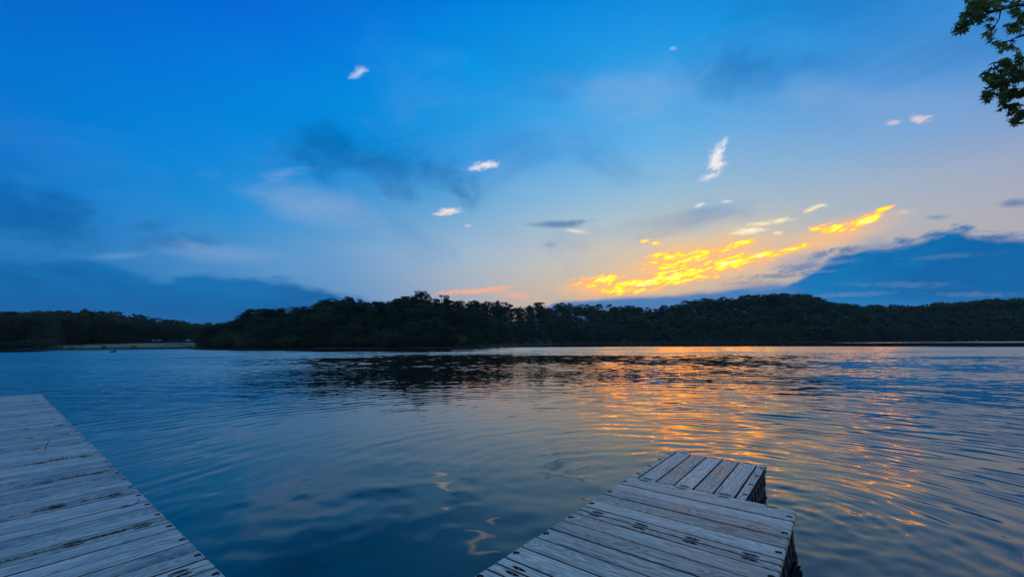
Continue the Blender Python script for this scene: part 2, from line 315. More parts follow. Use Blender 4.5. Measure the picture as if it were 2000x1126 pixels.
# ------------------------------------------------------------------ water
def water_mat():
    m, q, b = material('lake_water')
    geo = q.node('ShaderNodeNewGeometry'); s = q.node('ShaderNodeSeparateXYZ'); q.l.new(geo.outputs['Position'], s.inputs[0])
    x, y = X(q, s.outputs[0]), X(q, s.outputs[1])
    r = q.math('SQRT', x * x + y * y); az = q.math('ARCTAN2', x, y) * (180 / math.pi)
    def slopes(v, sc, det, rough, dist=0.0):
        c = q.noise(v, sc, det, rough, dist, color=True); sc_ = q.node('ShaderNodeSeparateColor'); q.l.new(c, sc_.inputs[0])
        return X(q, sc_.outputs[0]) - .5, X(q, sc_.outputs[1]) - .5
    ux, uy = x / (r + .01), y / (r + .01)
    far = q.step(r, 8.0, 30.0)
    calm = q.step(r, 135.0, 165.0) * q.step(az, -12.0, -2.0) * (1.0 - q.step(r, 290.0, 315.0) * q.step(az, 2.0, 8.0))
    s1x, s1y = slopes(q.vec(x, y, 0.0), 1.3, 2, .5, .4)
    s3x, s3y = slopes(q.vec(x, y, 4.0), 9.0, 3, .6)
    amp = (.014 + far * .05 + q.step(r, 40.0, 90.0) * .06) * (1.0 - calm * .95)
    gust = q.noise(q.vec(x * .30, y, 21.0), .10, 6, .7)
    side = q.step(az, 27.0, 46.0) * .55 + q.step(az, -14.0, -44.0) * .55
    band = q.step(r + (gust - .5) * 30.0, 54.0, 72.0).mx(side * q.step(r, 16.0, 36.0)) * (1.0 - calm)
    lean = band * (.085 + (gust - .5) * .28)      # wind ripples are steeper on the side that faces the docks
    s8x, s8y = slopes(q.vec(x * .6, y, 27.0), 4.6, 4, .7)
    a8 = q.step(r, 8.0, 20.0) * .105 * (1.0 - calm * .95)
    sx = s8x * a8 + s1x * .024 + s3x * amp + lean * ux; sy = s8y * a8 + s1y * .024 + s3y * amp + lean * uy
    nv = q.node('ShaderNodeVectorMath', operation='ADD'); q.l.new(geo.outputs['Normal'], nv.inputs[0]); q.put(nv.inputs[1], q.vec(sx * -1.0, sy * -1.0, 0.0))
    nn_ = q.node('ShaderNodeVectorMath', operation='NORMALIZE'); q.l.new(nv.outputs[0], nn_.inputs[0])
    deep = q.noise(q.vec(x, y, 3.0), .5, 3, .5)
    q.put(b.inputs['Base Color'], q.mix(deep, (.0005, .005, .007), (.002, .012, .014))); b.inputs['Roughness'].default_value = .5; b.inputs['Specular IOR Level'].default_value = 0
    gl = q.node('ShaderNodeBsdfGlossy'); gl.inputs['Roughness'].default_value = .035; q.l.new(nn_.outputs[0], gl.inputs['Normal'])
    lw = q.node('ShaderNodeLayerWeight'); lw.inputs['Blend'].default_value = .5; q.l.new(nn_.outputs[0], lw.inputs['Normal'])
    f = q.math('POWER', X(q, lw.outputs['Facing']), 3.35) * .96 + .010
    ms = q.node('ShaderNodeMixShader'); q.put(ms.inputs[0], f); q.l.new(b.outputs[0], ms.inputs[1]); q.l.new(gl.outputs[0], ms.inputs[2])
    q.l.new(ms.outputs[0], [n_ for n_ in q.n if n_.type == 'OUTPUT_MATERIAL'][0].inputs[0])
    return m
WATER = water_mat()
def steps(segs):
    out_ = []
    for a_, b_, d_ in segs: out_ += list(np.arange(a_, b_, d_))
    return np.array(out_)
RR = np.concatenate([steps([(1.2, 2.5, .1), (2.5, 9, .042), (9, 17, .075), (17, 34, .14), (34, 80, .27), (80, 165, .55), (165, 420, 1.5)]), np.geomspace(425, 4200, 12)])
TH = np.concatenate([np.linspace(-54.5, 54.5, 500), np.linspace(60, 300, 36)]) * math.pi / 180
nR, nT = len(RR), len(TH)
rg2, tg2 = np.meshgrid(RR, TH, indexing='ij'); XX = rg2 * np.sin(tg2); YY = rg2 * np.cos(tg2)
def ss(v, a_, b_): t_ = np.clip((v - a_) / (b_ - a_), 0, 1); return t_ * t_ * (3 - 2 * t_)
def lowf(seed, L, n=10):                          # slow random field, about 0..1
    r0 = np.random.default_rng(seed); f_ = 0
    for _ in range(n):
        a_ = r0.uniform(0, 6.283); k_ = 6.283 / (L * r0.uniform(.6, 2.0)); f_ = f_ + np.sin(k_ * (math.cos(a_) * XX + math.sin(a_) * YY) + r0.uniform(0, 6.283))
    return .5 + .5 * f_ / math.sqrt(n)
azd = np.degrees(np.where(tg2 > math.pi, tg2 - 2 * math.pi, tg2))
right = ss(azd, 2, 40); left = ss(-azd, 14, 42)
grid = np.maximum(np.gradient(RR)[:, None] * np.ones((1, nT)), rg2 * (TH[1] - TH[0]))
p1, p2, p3 = lowf(1, 9), lowf(2, 22), lowf(3, 5)
calm = ss(rg2, 135, 165) * ss(azd, -12, -2) * (1 - ss(rg2, 290, 315) * ss(azd, 2, 8))
nearR = ss(azd, 16, 34) * (1 - ss(rg2, 9, 20))
S_near = .026 + .026 * ss(azd, 8, 30) + .016 * left + .026 * ss(rg2, 7, 13)
S_far = .040 + .022 * right + .030 * left
Swind = ss(rg2 + 22 * (p2 - .5), 52, 72)
S = S_near * (1 - ss(rg2, 12, 24)) + S_far * ss(rg2, 12, 24); S = S * (1 - Swind) + .085 * Swind
S = S * (1 - .38 * ss(-azd, -6, 4) * ss(azd, -42, -30) * ss(rg2, 8, 12) * (1 - ss(rg2, 34, 50)))
S = S * (.6 + .8 * np.clip(p2, 0, 1)) * (1 - .97 * calm) * np.maximum(ss(rg2, 1.5, 7) ** .5, ss(azd, 14, 30) * ss(rg2, .8, 2.5))
ringw = (1 - ss(rg2, 18, 40)) * np.maximum(ss(rg2, 3, 9), ss(azd, 14, 30))
HT = np.zeros_like(XX); r0 = np.random.default_rng(5)
wx, wy = (lowf(11, 4.5) - .5), (lowf(12, 4.5) - .5); wx2 = lowf(13, 1.6) - .5
for i in range(30):                               # ripples spreading from the end of the moored dock
    L = .15 * (4.2 ** r0.random()); k_ = 6.283 / L; cx, cy = 2.4 + r0.uniform(-1.3, 1.3), 4.2 + r0.uniform(-1.3, 1.3)
    rr_ = np.hypot(XX - cx, YY - cy); m_ = np.clip(lowf(100 + i, 3.0, 6) * 1.9 - .45, 0, 1.4)
    HT += ringw * m_ * .36 * (1 + .6 * nearR * (L < .36)) / k_ * np.sin(k_ * rr_ + 2.2 * wx + 1.4 * wx2 + r0.uniform(0, 6.283)) * np.clip(L / (3.2 * grid), 0, 1) ** 2 * S
for i in range(80):                               # wind chop, mostly travelling towards the viewer
    L = .26 * (6.0 ** r0.random()); k_ = 6.283 / L; a_ = math.radians(90 + r0.normal(0, 34) + (18 if i % 3 == 0 else -8)); 
    att = np.clip(L / (2.6 * grid) - .3, 0, 1); m_ = np.clip(.45 + .9 * np.sin(6.283 / (L * 5.5) * (math.cos(a_ + 1.3) * XX + math.sin(a_ + 1.3) * YY) + r0.uniform(0, 6.283)), 0, 1.3)
    HT += (1 - .80 * ringw) * att * m_ * .30 / k_ * np.sin(k_ * (math.cos(a_) * XX + math.sin(a_) * YY) + 1.8 * wy + r0.uniform(0, 6.283)) * S
HT[rg2 > 425] = 0; HT *= np.where(np.abs(azd) > 56, 0, 1)
wv = np.concatenate([[[0, 0, 0]], np.stack([XX, YY, HT], -1).reshape(-1, 3)])
ii, kk = np.meshgrid(np.arange(nR - 1), np.arange(nT), indexing='ij'); k2 = (kk + 1) % nT
wf = np.stack([1 + ii * nT + kk, 1 + ii * nT + k2, 1 + (ii + 1) * nT + k2, 1 + (ii + 1) * nT + kk], -1).reshape(-1, 4)[:, ::-1]
wme = mesh_np('water', wv, wf, WATER, True)
bmc = mesh('lake_centre', [tuple(v) for v in wv[:1 + nT]], [(0, 1 + (k + 1) % nT, 1 + k) for k in range(nT)], WATER)
import bmesh
bm_ = bmesh.new(); bm_.from_mesh(wme); bm_.from_mesh(bmc); bmesh.ops.remove_doubles(bm_, verts=[v for v in bm_.verts if v.co.length < 1.3], dist=.0005); bm_.to_mesh(wme); bm_.free(); bpy.data.meshes.remove(bmc)
del XX, YY, HT, wx, wy, wx2, p1, p3
tag(ob('water', wme), 'rippled lake water reflecting the dusk sky and dark tree line', kind='structure')

# ------------------------------------------------------------------ land beyond the water (polar tables by photo column)
def interp(x, tab): return float(np.interp(x, [t[0] for t in tab], [t[1] for t in tab]))
def colaz(x):                                   # world azimuth of a photograph column at the horizon
    return math.atan2(ray(x, 667 - .007 * (x - 1000)).x, ray(x, 667 - .007 * (x - 1000)).y)
COLS = list(range(-500, 2600, 20)); AZC = [colaz(c) for c in COLS]
def col_of(az): return float(np.interp(az, AZC, COLS))
SHORE = [(-500, 240), (0, 240), (200, 216), (380, 202), (386, 200), (500, 172), (600, 158), (750, 142), (880, 140), (930, 165), (1000, 240), (1100, 320), (1300, 345), (1500, 380), (1700, 430), (2000, 550), (2600, 570)]
SKYL = [(-500, 618), (0, 612), (40, 607), (100, 606), (170, 610), (220, 611), (260, 618), (300, 626), (380, 630), (386, 634), (410, 632), (450, 628), (480, 606), (560, 604), (600, 600), (625, 588), (660, 582), (710, 588), (740, 592),
        (790, 583), (850, 588), (900, 590), (1000, 594), (1100, 594), (1200, 597), (1260, 601), (1310, 603), (1345, 590), (1400, 583), (1480, 576), (1560, 575), (1600, 580), (1620, 588), (1660, 595), (1720, 597), (1800, 597), (1850, 593), (1920, 586), (2000, 585), (2600, 588)]
DEPTH = [(-500, 90), (0, 110), (380, 120), (386, 45), (600, 50), (880, 60), (1000, 110), (1300, 130), (2600, 150)]
TREEH = [(-500, 12), (0, 12), (380, 12), (386, 8), (440, 9), (500, 12), (650, 13.5), (900, 13.5), (1050, 16), (1400, 18), (2600, 18)]
def hor(x): return 667.77 - .00691 * (x - 1000)
def ridge(c):                                   # ground height at the back row
    D = interp(c, SHORE) + interp(c, DEPTH); px = hor(c) - interp(c, SKYL)
    return max(.8, px * D * math.cos(colaz(c)) / FPX + EYE - interp(c, TREEH) * .96)
def gz(c, r):
    D, W = interp(c, SHORE), interp(c, DEPTH); t = (r - D) / W
    if t < 0: return -1.2 * min(1, -t * 12)
    if c < 386:
        if r < D + 100: return .25 + 1.45 * min(1, (r - D) / 75)
        return 1.7 + 3.0 * min(1, (r - D - 100) / 60)
    base = .35; k = min(1.0, t)
    return base + (ridge(c) - base) * (k * k * (3 - 2 * k))
def depth_fac(az): return 1.0 / math.cos(az)     # tables hold forward-ish distance; keep ranges radial
tv, tf = [], []
rs = [-.06, 0, .03, .08, .15, .25, .4, .55, .7, .85, 1.0, 1.5, 3, 8]
for i, (c, a) in enumerate(zip(COLS, AZC)):
    D, W = interp(c, SHORE), interp(c, DEPTH)
    for t in rs:
        r_ = D + W * t; z = gz(c, r_)
        tv.append((r_ * math.sin(a), r_ * math.cos(a), z + (mn.noise(Vector((r_ * math.sin(a) * .05, r_ * math.cos(a) * .05, 0))) * .5 if t > .1 else 0)))
nr = len(rs)
for i in range(len(COLS) - 1):
    for j in range(nr - 1): tf.append((i * nr + j, (i + 1) * nr + j, (i + 1) * nr + j + 1, i * nr + j + 1))
gm_, q, b = material('forest_floor'); t_ = q.node('ShaderNodeTexCoord')
n1 = q.noise(t_.outputs['Object'], .08, 5, .6); q.put(b.inputs['Base Color'], q.mix(q.step(n1, .4, .6), (.035, .03, .02), (.05, .055, .025))); b.inputs['Roughness'].default_value = .95
tag(ob('hills', mesh('hills', tv, tf, gm_, True)), 'low wooded hills and banks round the far side of the lake', kind='structure')
# meadow on the far left bank
mv, mf = [], []
gc = [c for c in range(92, 392, 6)]
gr = [20, 28, 38, 50, 66, 84, 100, 118]
for c in gc:
    for k in gr:
        a = colaz(c); r_ = interp(min(c, 380), SHORE) + k + (9 if k == 20 else 3) * mn.noise(Vector((c * .07, k * .1, 0)))
        mv.append((r_ * math.sin(a), r_ * math.cos(a), gz(min(c, 380), r_) + .12 + .25 * mn.noise(Vector((c * .09, k * .05, 4)))))
for i in range(len(gc) - 1):
    for j in range(len(gr) - 1): mf.append((i * len(gr) + j, (i + 1) * len(gr) + j, (i + 1) * len(gr) + j + 1, i * len(gr) + j + 1))
mm, q, b = material('meadow_grass'); t_ = q.node('ShaderNodeTexCoord'); n1 = q.noise(t_.outputs['Object'], .12, 5, .65)
q.put(b.inputs['Base Color'], q.mix(q.step(n1, .38, .62), (.10, .13, .035), (.30, .33, .12))); b.inputs['Roughness'].default_value = .9
tag(ob('meadow', mesh('meadow', mv, mf, mm, True)), 'strip of pale grass on the far left bank', kind='structure')
# near bank behind the camera, out of view, where the docks are moored and the overhanging tree stands
bv = [(-14, -3.2, .1), (-3, -3.6, .15), (6, -3.0, .15), (12, 1.5, .1), (20, 9, .1), (42, 22, .2), (90, 40, .6), (90, -60, 3), (-60, -60, 3), (-60, -10, .3)]
bv2 = [(x * .985 + .3, y + .9, -1.0) for x, y, z in bv]
nb_ = len(bv); bank_me = mesh('bank', bv + bv2, [tuple(range(nb_))[::-1]] + [(i, (i + 1) % nb_, nb_ + (i + 1) % nb_, nb_ + i) for i in range(6)], gm_)
tag(ob('ground', bank_me), 'earth bank behind the docks', kind='structure')

# ------------------------------------------------------------------ trees
def cards(cs, n, size, rg, flat=.5, up=0.0):
    """n leaf cards spread over ellipsoid clumps cs = [(x, y, z, rx, ry, rz)]"""
    cs = np.array(cs, float); vol = (cs[:, 3] * cs[:, 4] * cs[:, 5]) ** .67; k = rg.choice(len(cs), n, p=vol / vol.sum())
    d = rg.normal(size=(n, 3)); d /= np.linalg.norm(d, axis=1)[:, None]; rr = rg.uniform(.45, 1.08, n) ** .6
    p = cs[k, :3] + d * rr[:, None] * cs[k, 3:]
    nrm = d * .6 + rg.normal(size=(n, 3)) * .6; nrm[:, 2] += up; nrm /= np.linalg.norm(nrm, axis=1)[:, None]
    t = np.cross(nrm, rg.normal(size=(n, 3))); t /= np.linalg.norm(t, axis=1)[:, None]; bt = np.cross(nrm, t)
    s = size * rg.uniform(.6, 1.4, n)[:, None]; e = s * flat
    Vv = np.stack([p - t * s, p - bt * e * .7 + t * s * .1, p + t * s, p + bt * e], 1).reshape(-1, 3)
    return Vv, np.arange(n * 4).reshape(-1, 4)
def trunk_mesh(name, pts, rads, mat, sides=6, extra=()):
    Vv, F = [], []
    for P, Rr in [(pts, rads)] + list(extra):
        base = len(Vv)
        for i, (p, r_) in enumerate(zip(P, Rr)):
            p = Vector(p); d = (Vector(P[min(i + 1, len(P) - 1)]) - Vector(P[max(i - 1, 0)])).normalized(); u = d.orthogonal().normalized(); w = d.cross(u)
            for k in range(sides):
                an = 2 * math.pi * k / sides; Vv.append(p + (u * math.cos(an) + w * math.sin(an)) * r_)
        for i in range(len(P) - 1):
            for k in range(sides): F.append((base + i * sides + k, base + i * sides + (k + 1) % sides, base + (i + 1) * sides + (k + 1) % sides, base + (i + 1) * sides + k))
        F.append(tuple(base + (len(P) - 1) * sides + k for k in range(sides)))
    return mesh(name, Vv, F, mat)
def broad(seed, n=3400, low=False):             # unit: 10 m tall
    rg = np.random.default_rng(seed); rd = random.Random(seed); cl = []; limbs = []
    w = rd.uniform(3.0, 4.2)
    for k in range(rd.randint(20, 28)):
        z = rd.uniform(1.0, 8.9); prof = math.sin(min(1, (z / 9.6)) ** .75 * math.pi * .93 + .12) ** .6
        a = rd.uniform(0, 6.28); rr = w * prof * rd.uniform(.35, .85); s = rd.uniform(.8, 1.6)
        cl.append((rr * math.cos(a), rr * math.sin(a), z, s * 1.15, s * 1.15, s * .8))
        if k % 4 == 0: limbs.append(([(0, 0, z * .55), (rr * .5 * math.cos(a), rr * .5 * math.sin(a), z * .8), (rr * math.cos(a), rr * math.sin(a), z)], [.13, .08, .03]))
    cl.append((0, 0, 9.1, 1.2, 1.2, .8))
    Vv, F = cards(cl, n, .21 if n > 1000 else .32, rg)
    return mesh_np('broadleaf_crown', Vv, F, LEAF_BROAD), trunk_mesh('trunk', [(0, 0, -1), (.1, 0, 3), (-.1, .1, 6), (0, 0, 8.6)], [.32, .24, .15, .04], BARK, 6, limbs)
def pine(seed, n=2300, bare=.45, spread=2.6, taper=.55):   # layered flat-topped clumps on a bare stem
    rg = np.random.default_rng(seed); rd = random.Random(seed); cl = []; limbs = []
    z = 10 * bare; sx = rd.uniform(-.5, .5)
    while z < 9.6:
        for k in range(rd.choice((1, 2, 2, 3))):
            a = rd.uniform(0, 6.28); rr = spread * rd.uniform(.35, 1.0) * (1 - taper * max(0, (z - 10 * bare) / (10 * (1 - bare))) ** 2)
            s = rd.uniform(.55, 1.0)
            cx = rr * math.cos(a) + sx * z / 10; cy = rr * math.sin(a)
            cl.append((cx, cy, z + rd.uniform(-.1, .4), s * 1.2, s * 1.2, s * .45))
            limbs.append(([(sx * z / 10, 0, z - .4), (cx * .6, cy * .6, z - .1), (cx, cy, z + .1)], [.09, .06, .03]))
        z += rd.uniform(.45, .85)
    cl.append((sx, 0, 9.6, 1.0, 1.0, .5))
    Vv, F = cards(cl, n, .22 if n > 1000 else .30, rg, .35, .4)
    return mesh_np('pine_crown', Vv, F, LEAF_PINE), trunk_mesh('trunk', [(0, 0, -1), (sx * .3, 0, 3), (sx * .6, .05, 6), (sx, 0, 9.5)], [.24, .19, .13, .04], BARK, 6, limbs)
def openpine(seed, n, nc):                      # rounded open crown of separate tufts on a tall stem
    rg = np.random.default_rng(seed); rd = random.Random(seed); cl = []; limbs = []
    for k in range(nc):
        d = Vector((rd.gauss(0, 1), rd.gauss(0, 1), rd.gauss(0, 1))).normalized() * rd.uniform(.35, 1.0) ** .5
        cx, cy, cz = d.x * 3.1, d.y * 3.1, 7.3 + d.z * 2.3; s = rd.uniform(.45, .85)
        cl.append((cx, cy, cz, s * 1.25, s * 1.25, s * .55)); limbs.append(([(0, 0, max(4.5, cz - 1.6)), (cx * .55, cy * .55, cz - .5), (cx, cy, cz)], [.11, .08, .035]))
    Vv, F = cards(cl, n, .22, rg, .35, .4)
    return mesh_np('pine_crown', Vv, F, LEAF_PINE), trunk_mesh('trunk', [(0, 0, -1), (.15, 0, 3), (-.1, .05, 6), (0, 0, 9)], [.26, .21, .15, .05], BARK, 6, limbs)
def shrub(seed, n=1300):
    rg = np.random.default_rng(seed); rd = random.Random(seed)
    cl = [(rd.uniform(-2.4, 2.4), rd.uniform(-1.4, 1.4), rd.uniform(.5, 2.6), rd.uniform(.8, 1.4), rd.uniform(.8, 1.4), rd.uniform(.7, 1.2)) for _ in range(11)]
    Vv, F = cards(cl, n, .17, rg, .45, .3)
    return mesh_np('shrub_foliage', Vv, F, LEAF_SHRUB), trunk_mesh('stem', [(0, 0, -.5), (.1, 0, 1), (.3, .1, 2.3)], [.08, .06, .03], BARK, 5)
BRO = [broad(s) for s in range(6)]; PIN_ = [pine(50 + s) for s in range(4)]; PINT = [openpine(80, 3000, 34), openpine(81, 2400, 24), openpine(84, 1500, 14)]
SHR = [shrub(90 + s) for s in range(4)]
DARK = []
for f_, st_ in SHR:
    f2 = f_.copy(); f2.materials.clear(); f2.materials.append(LEAF_BROAD); DARK.append((f2, st_))

def put_tree(kind, c, r_, h, wide=1.0, zoff=0.0, variant=None):
    a = colaz(c); z = gz(c, r_) + zoff
    lib = {'b': BRO, 'p': PIN_, 't': PINT, 's': SHR, 'd': DARK}[kind]; cr_, tk = lib[random.randrange(len(lib)) if variant is None else variant]
    nm = {'d': 'shrub', 'b': 'broadleaf_tree', 'p': 'pine_tree', 't': 'pine_tree', 's': 'shrub'}[kind]
    o = empty(nm, (r_ * math.sin(a), r_ * math.cos(a), z), random.uniform(0, 6.28)); s = h / (10.0 if kind not in 'sd' else 3.6); o.scale = (s * wide, s * wide, s)
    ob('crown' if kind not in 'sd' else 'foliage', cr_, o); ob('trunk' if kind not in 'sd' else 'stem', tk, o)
    return o
SECT = [(386, 520, 'the low tip of the wooded point'), (520, 760, 'the left half of the wooded point'), (760, 960, 'the high part of the wooded point'),
        (960, 1300, 'the level far bank at the middle of the lake'), (1300, 1680, 'the rounded hill on the far right bank'), (1680, 2600, 'the long low ridge on the far right'), (-600, 386, 'the far left bank behind the meadow')]
def sect(c):
    for a, b_, s in SECT:
        if a <= c < b_: return s
    return SECT[-1][2]
ROWN = ['by the waterline', 'in the second row', 'halfway upslope', 'near the top', 'on the skyline']
count = 0
# distinctive single trees on the skyline, with labels of their own
special = [('t', 822, 562, 1.0, 0, 'tall open-crowned pine that tops the whole wooded point'), ('t', 862, 574, 1.05, 1, 'second tallest open pine just right of the tallest pine'),
           ('t', 697, 581, .9, 2, 'thin flat-topped pine poking over the dense dome-shaped oak'), ('b', 645, 581, 1.2, 0, 'broad dome-crowned tree at the highest left shoulder of the point'),
           ('p', 484, 604, 1.3, 0, 'wide layered pine standing first above the low tip of the point'), ('p', 512, 603, 1.1, 1, 'dark pine right beside the wide layered pine at the tip'),
           ('p', 540, 603, 1.0, 2, 'slim dark pine with gaps of sky, third from the tip'), ('t', 922, 586, .9, 1, 'small open pine right of the two tall pines'),
           ('t', 950, 584, .8, 0, 'bare-stemmed pine with a tufted top above the descending ridge'), ('p', 973, 587, .55, 3, 'narrow upright evergreen between two tufted pines'),
           ('t', 990, 587, 1.0, 2, 'umbrella-shaped pine at the right end of the point'), ('t', 1300, 592, 1.1, 0, 'lone layered pine in the saddle left of the rounded hill'),
           ('t', 1215, 596, 1.0, 2, 'sparse pine with sky showing through on the level far bank'), ('b', 1345, 586, 1.2, 1, 'round-topped tree at the left foot of the rounded hill'),
           ('b', 434, 628, 1.3, 2, 'rounded low tree nearest the water at the tip of the point'), ('b', 1545, 572, 1.0, 3, 'small round crown that is the highest point of the rounded hill'),
           ('b', 793, 577, 1.2, 4, 'full leafy crown just left of the tallest pine'), ('t', 590, 597, .9, 1, 'flat-topped little pine between the tip pines and the dome-crowned tree')]
for kd, c, top, wide, var, lab in special:
    r_ = interp(c, SHORE) + interp(c, DEPTH) * (.62 if c > 440 else .35); zt = EYE + (hor(c) - top) * r_ * math.cos(colaz(c)) / FPX
    zg = gz(c, r_); h = max(6, zt - zg); 
    if c > 1100: h = min(h, 24)
    o = put_tree(kd, c, r_, h, wide * (1.0 if kd != 't' else min(1, 13 / h)), zt - zg - h, var); tag(o, lab, 'tree', 'trees on the far banks'); count += 1
LAND = [(822, 'the tallest open pine'), (645, 'the highest dome-crowned tree'), (484, 'the first wide layered pine'), (697, 'the thin flat-topped pine'), (434, 'the low tip of the point'), (922, 'the small open pine'),
        (1000, 'the umbrella-shaped pine'), (1215, 'the sparse pine on the level bank'), (1300, 'the lone pine in the saddle'), (1400, 'the yellow clouds' ), (1545, 'the top of the rounded hill'), (1700, 'the rounded hill'), (1907, 'the pale shore boulder'),
        (585, 'the flat-topped little pine'), (765, 'the full crown by the tallest pine'), (1100, 'the start of the yellow clouds'), (220, 'the swimming goose'), (60, 'the left end of the meadow'), (330, 'the right end of the meadow'), (140, 'the left part of the meadow')]
def plan():
    P = []
    for row, t in enumerate((.05, .24, .46, .70, .93, 1.12)):
        c = 392.0
        while c < 2120:
            D, W = interp(c, SHORE), interp(c, DEPTH); r_ = D + W * t
            P.append((row, c, r_)); c += FPX / r_ * (random.uniform(3.4, 6.0) if c < 960 else random.uniform(5, 8.5)) * 1.0
    for row, t in enumerate((0, 14, 30, 50)):
        c = -150.0
        while c < 400:
            r_ = interp(min(c, 380), SHORE) + float(np.interp(c, [0, 60, 110, 380], [14, 24, 100, 150])) + t + random.uniform(-4, 4)
            P.append((row + 1, c, r_)); c += FPX / r_ * random.uniform(4.5, 7.5)
    return P
P = plan(); P.sort(key=lambda q_: q_[2]); rest = []
for row, c, r_ in P:
    r_ += random.uniform(-6, 6) if c > 386 and row else random.uniform(-1.5, 4); cc = min(c, 380) if c < 386 else c
    if c < 386: hh = 30
    else: hh = interp(c, TREEH) * random.uniform(.62, 1.12) * (.72 if row == 0 else 1)
    # keep the skyline: cut the height where the tree would rise above it
    zt = EYE + (hor(c) - interp(c, SKYL) + (random.uniform(-10, 5) if c < 1320 else random.uniform(-6, 3.5))) * r_ * math.cos(colaz(c)) / FPX
    zg = gz(cc, r_); hh2 = min(hh, zt - zg)
    if row >= 3 and c > 386: hh2 = max(zt - zg, 5)
    if c < 386: hh2 = min(hh2, max(6, (zt - zg) * (1 if row == 4 else random.uniform(.72, .98))))
    hh2 = min(hh2, 26)
    kd = 'p' if random.random() < (.10 if c < 386 else .34 if c < 1300 else .15) and row > 1 else 'b'
    if hh2 < 3: continue
    if count < 292 and -60 < c < 2030:
        o = put_tree(kd, c if c >= 386 else cc + (c - cc), r_, hh2, random.uniform(.95, 1.35) * (1 if hh2 > 9 else 1.2), (zt - hh2 - zg) if (row >= 3 and zt - hh2 > zg) else 0)
        kn = 'layered dark pine' if kd == 'p' else 'leafy tree'
        big = ('large ' if hh2 > 14.5 else '') if hh2 > 8 else 'small '
        lm = min(LAND, key=lambda q_: abs(q_[0] - c)); side = 'below' if abs(lm[0] - c) < 9 else ('left of' if c < lm[0] else 'right of')
        tag(o, '%s%s %s, %s %s' % (big, kn, ROWN[min(row, 4)], side, lm[1]), 'tree', '%ss on %s' % (kn, sect(c))); count += 1
    else: rest.append((kd, c, r_, hh2, zt - hh2 if row >= 3 and zt - hh2 > zg else zg))
# the trees past the first three hundred: one mass of simpler crowns
lowlib = {}
for kd, sds in (('b', range(200, 205)), ('p', range(210, 213))):
    lowlib[kd] = []
    for s_ in sds:
        me = (broad(s_, 420) if kd == 'b' else pine(s_, 380, .35))[0]; n_ = len(me.vertices); a_ = np.empty(n_ * 3, np.float32); me.vertices.foreach_get('co', a_); a_ = a_.reshape(-1, 4, 3)
        cen = a_.mean(1, keepdims=True); lowlib[kd].append((cen + (a_ - cen) * 1.9).reshape(-1, 3))
VV = []
for kd, c, r_, h, z in rest:
    L = random.choice(lowlib[kd]); an = random.uniform(0, 6.28); s = h / 10; w = s * random.uniform(1.0, 1.4); a = colaz(c)
    x = L[:, 0] * math.cos(an) - L[:, 1] * math.sin(an); y = L[:, 0] * math.sin(an) + L[:, 1] * math.cos(an)
    VV.append(np.c_[x * w + r_ * math.sin(a), y * w + r_ * math.cos(a), L[:, 2] * s + z])
if VV:
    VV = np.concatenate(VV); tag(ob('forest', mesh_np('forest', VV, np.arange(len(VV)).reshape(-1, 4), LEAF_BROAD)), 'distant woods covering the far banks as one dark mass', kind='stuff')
for k_, c in enumerate([-30, -14, 2, 16, 31, 44, 60, 74, 88, 101, 116, 140, 205, 262, 371]):
    r_ = interp(c, SHORE) + (2.5 if c < 118 else 5) + random.uniform(0, 2); h = random.uniform(2.5, 4.5) if c < 100 else random.uniform(.7, 1.3)
    o = put_tree('d', c, r_, h, 1.4); lm = min(LAND, key=lambda q_: abs(q_[0] - c)); tag(o, '%s shrub on the far left shore, %s %s' % ('tall' if h > 3.5 else ('bushy' if h > 1.5 else 'tiny'), 'left of' if c < lm[0] else 'right of', lm[1]), 'shrub', 'shrubs on the far left shore')
# shrubs along the near point's waterline
c = 398.0; sh = 0
while c < 1010 and sh < 75:
    D = interp(c, SHORE); r_ = D + random.uniform(1.0, 7.0); h = random.uniform(2.2, 5.0) * (1 if random.random() < .8 else 1.4)
    o = put_tree('s', c, r_, h, random.uniform(.8, 1.3)); lm = min(LAND, key=lambda q_: abs(q_[0] - c)); tag(o, '%s pale shrub at the water edge, %s %s' % ('tall' if h > 4 else ('low' if h < 3 else 'medium'), 'below' if abs(lm[0] - c) < 9 else ('left of' if c < lm[0] else 'right of'), lm[1]), 'shrub', 'shrubs at the water edge of ' + sect(c)); sh += 1
    c += FPX / r_ * random.uniform(1.0, 2.2)

dups = {}
for o in C.objects:
    if o.get('category') in ('tree', 'shrub') and o.get('label'): dups.setdefault(o['label'], []).append(o)
for lb, os_ in dups.items():
    if len(os_) in range(2, 9):
        os_.sort(key=lambda o: -o.scale.z)
        for o, w in zip(os_, ('taller', 'shorter') if len(os_) == 2 else ('tallest', 'second-tallest', 'third-tallest', 'fourth-tallest', 'fifth-tallest', 'sixth-tallest', 'seventh-tallest', 'eighth-tallest')):
            n_ = w + ' ' + lb; o['label'] = n_ if len(n_.split()) <= 16 else w + ' ' + ' '.join(lb.split()[1:]) if lb.split()[0] in ('large', 'small', 'tall', 'low', 'medium') else lb
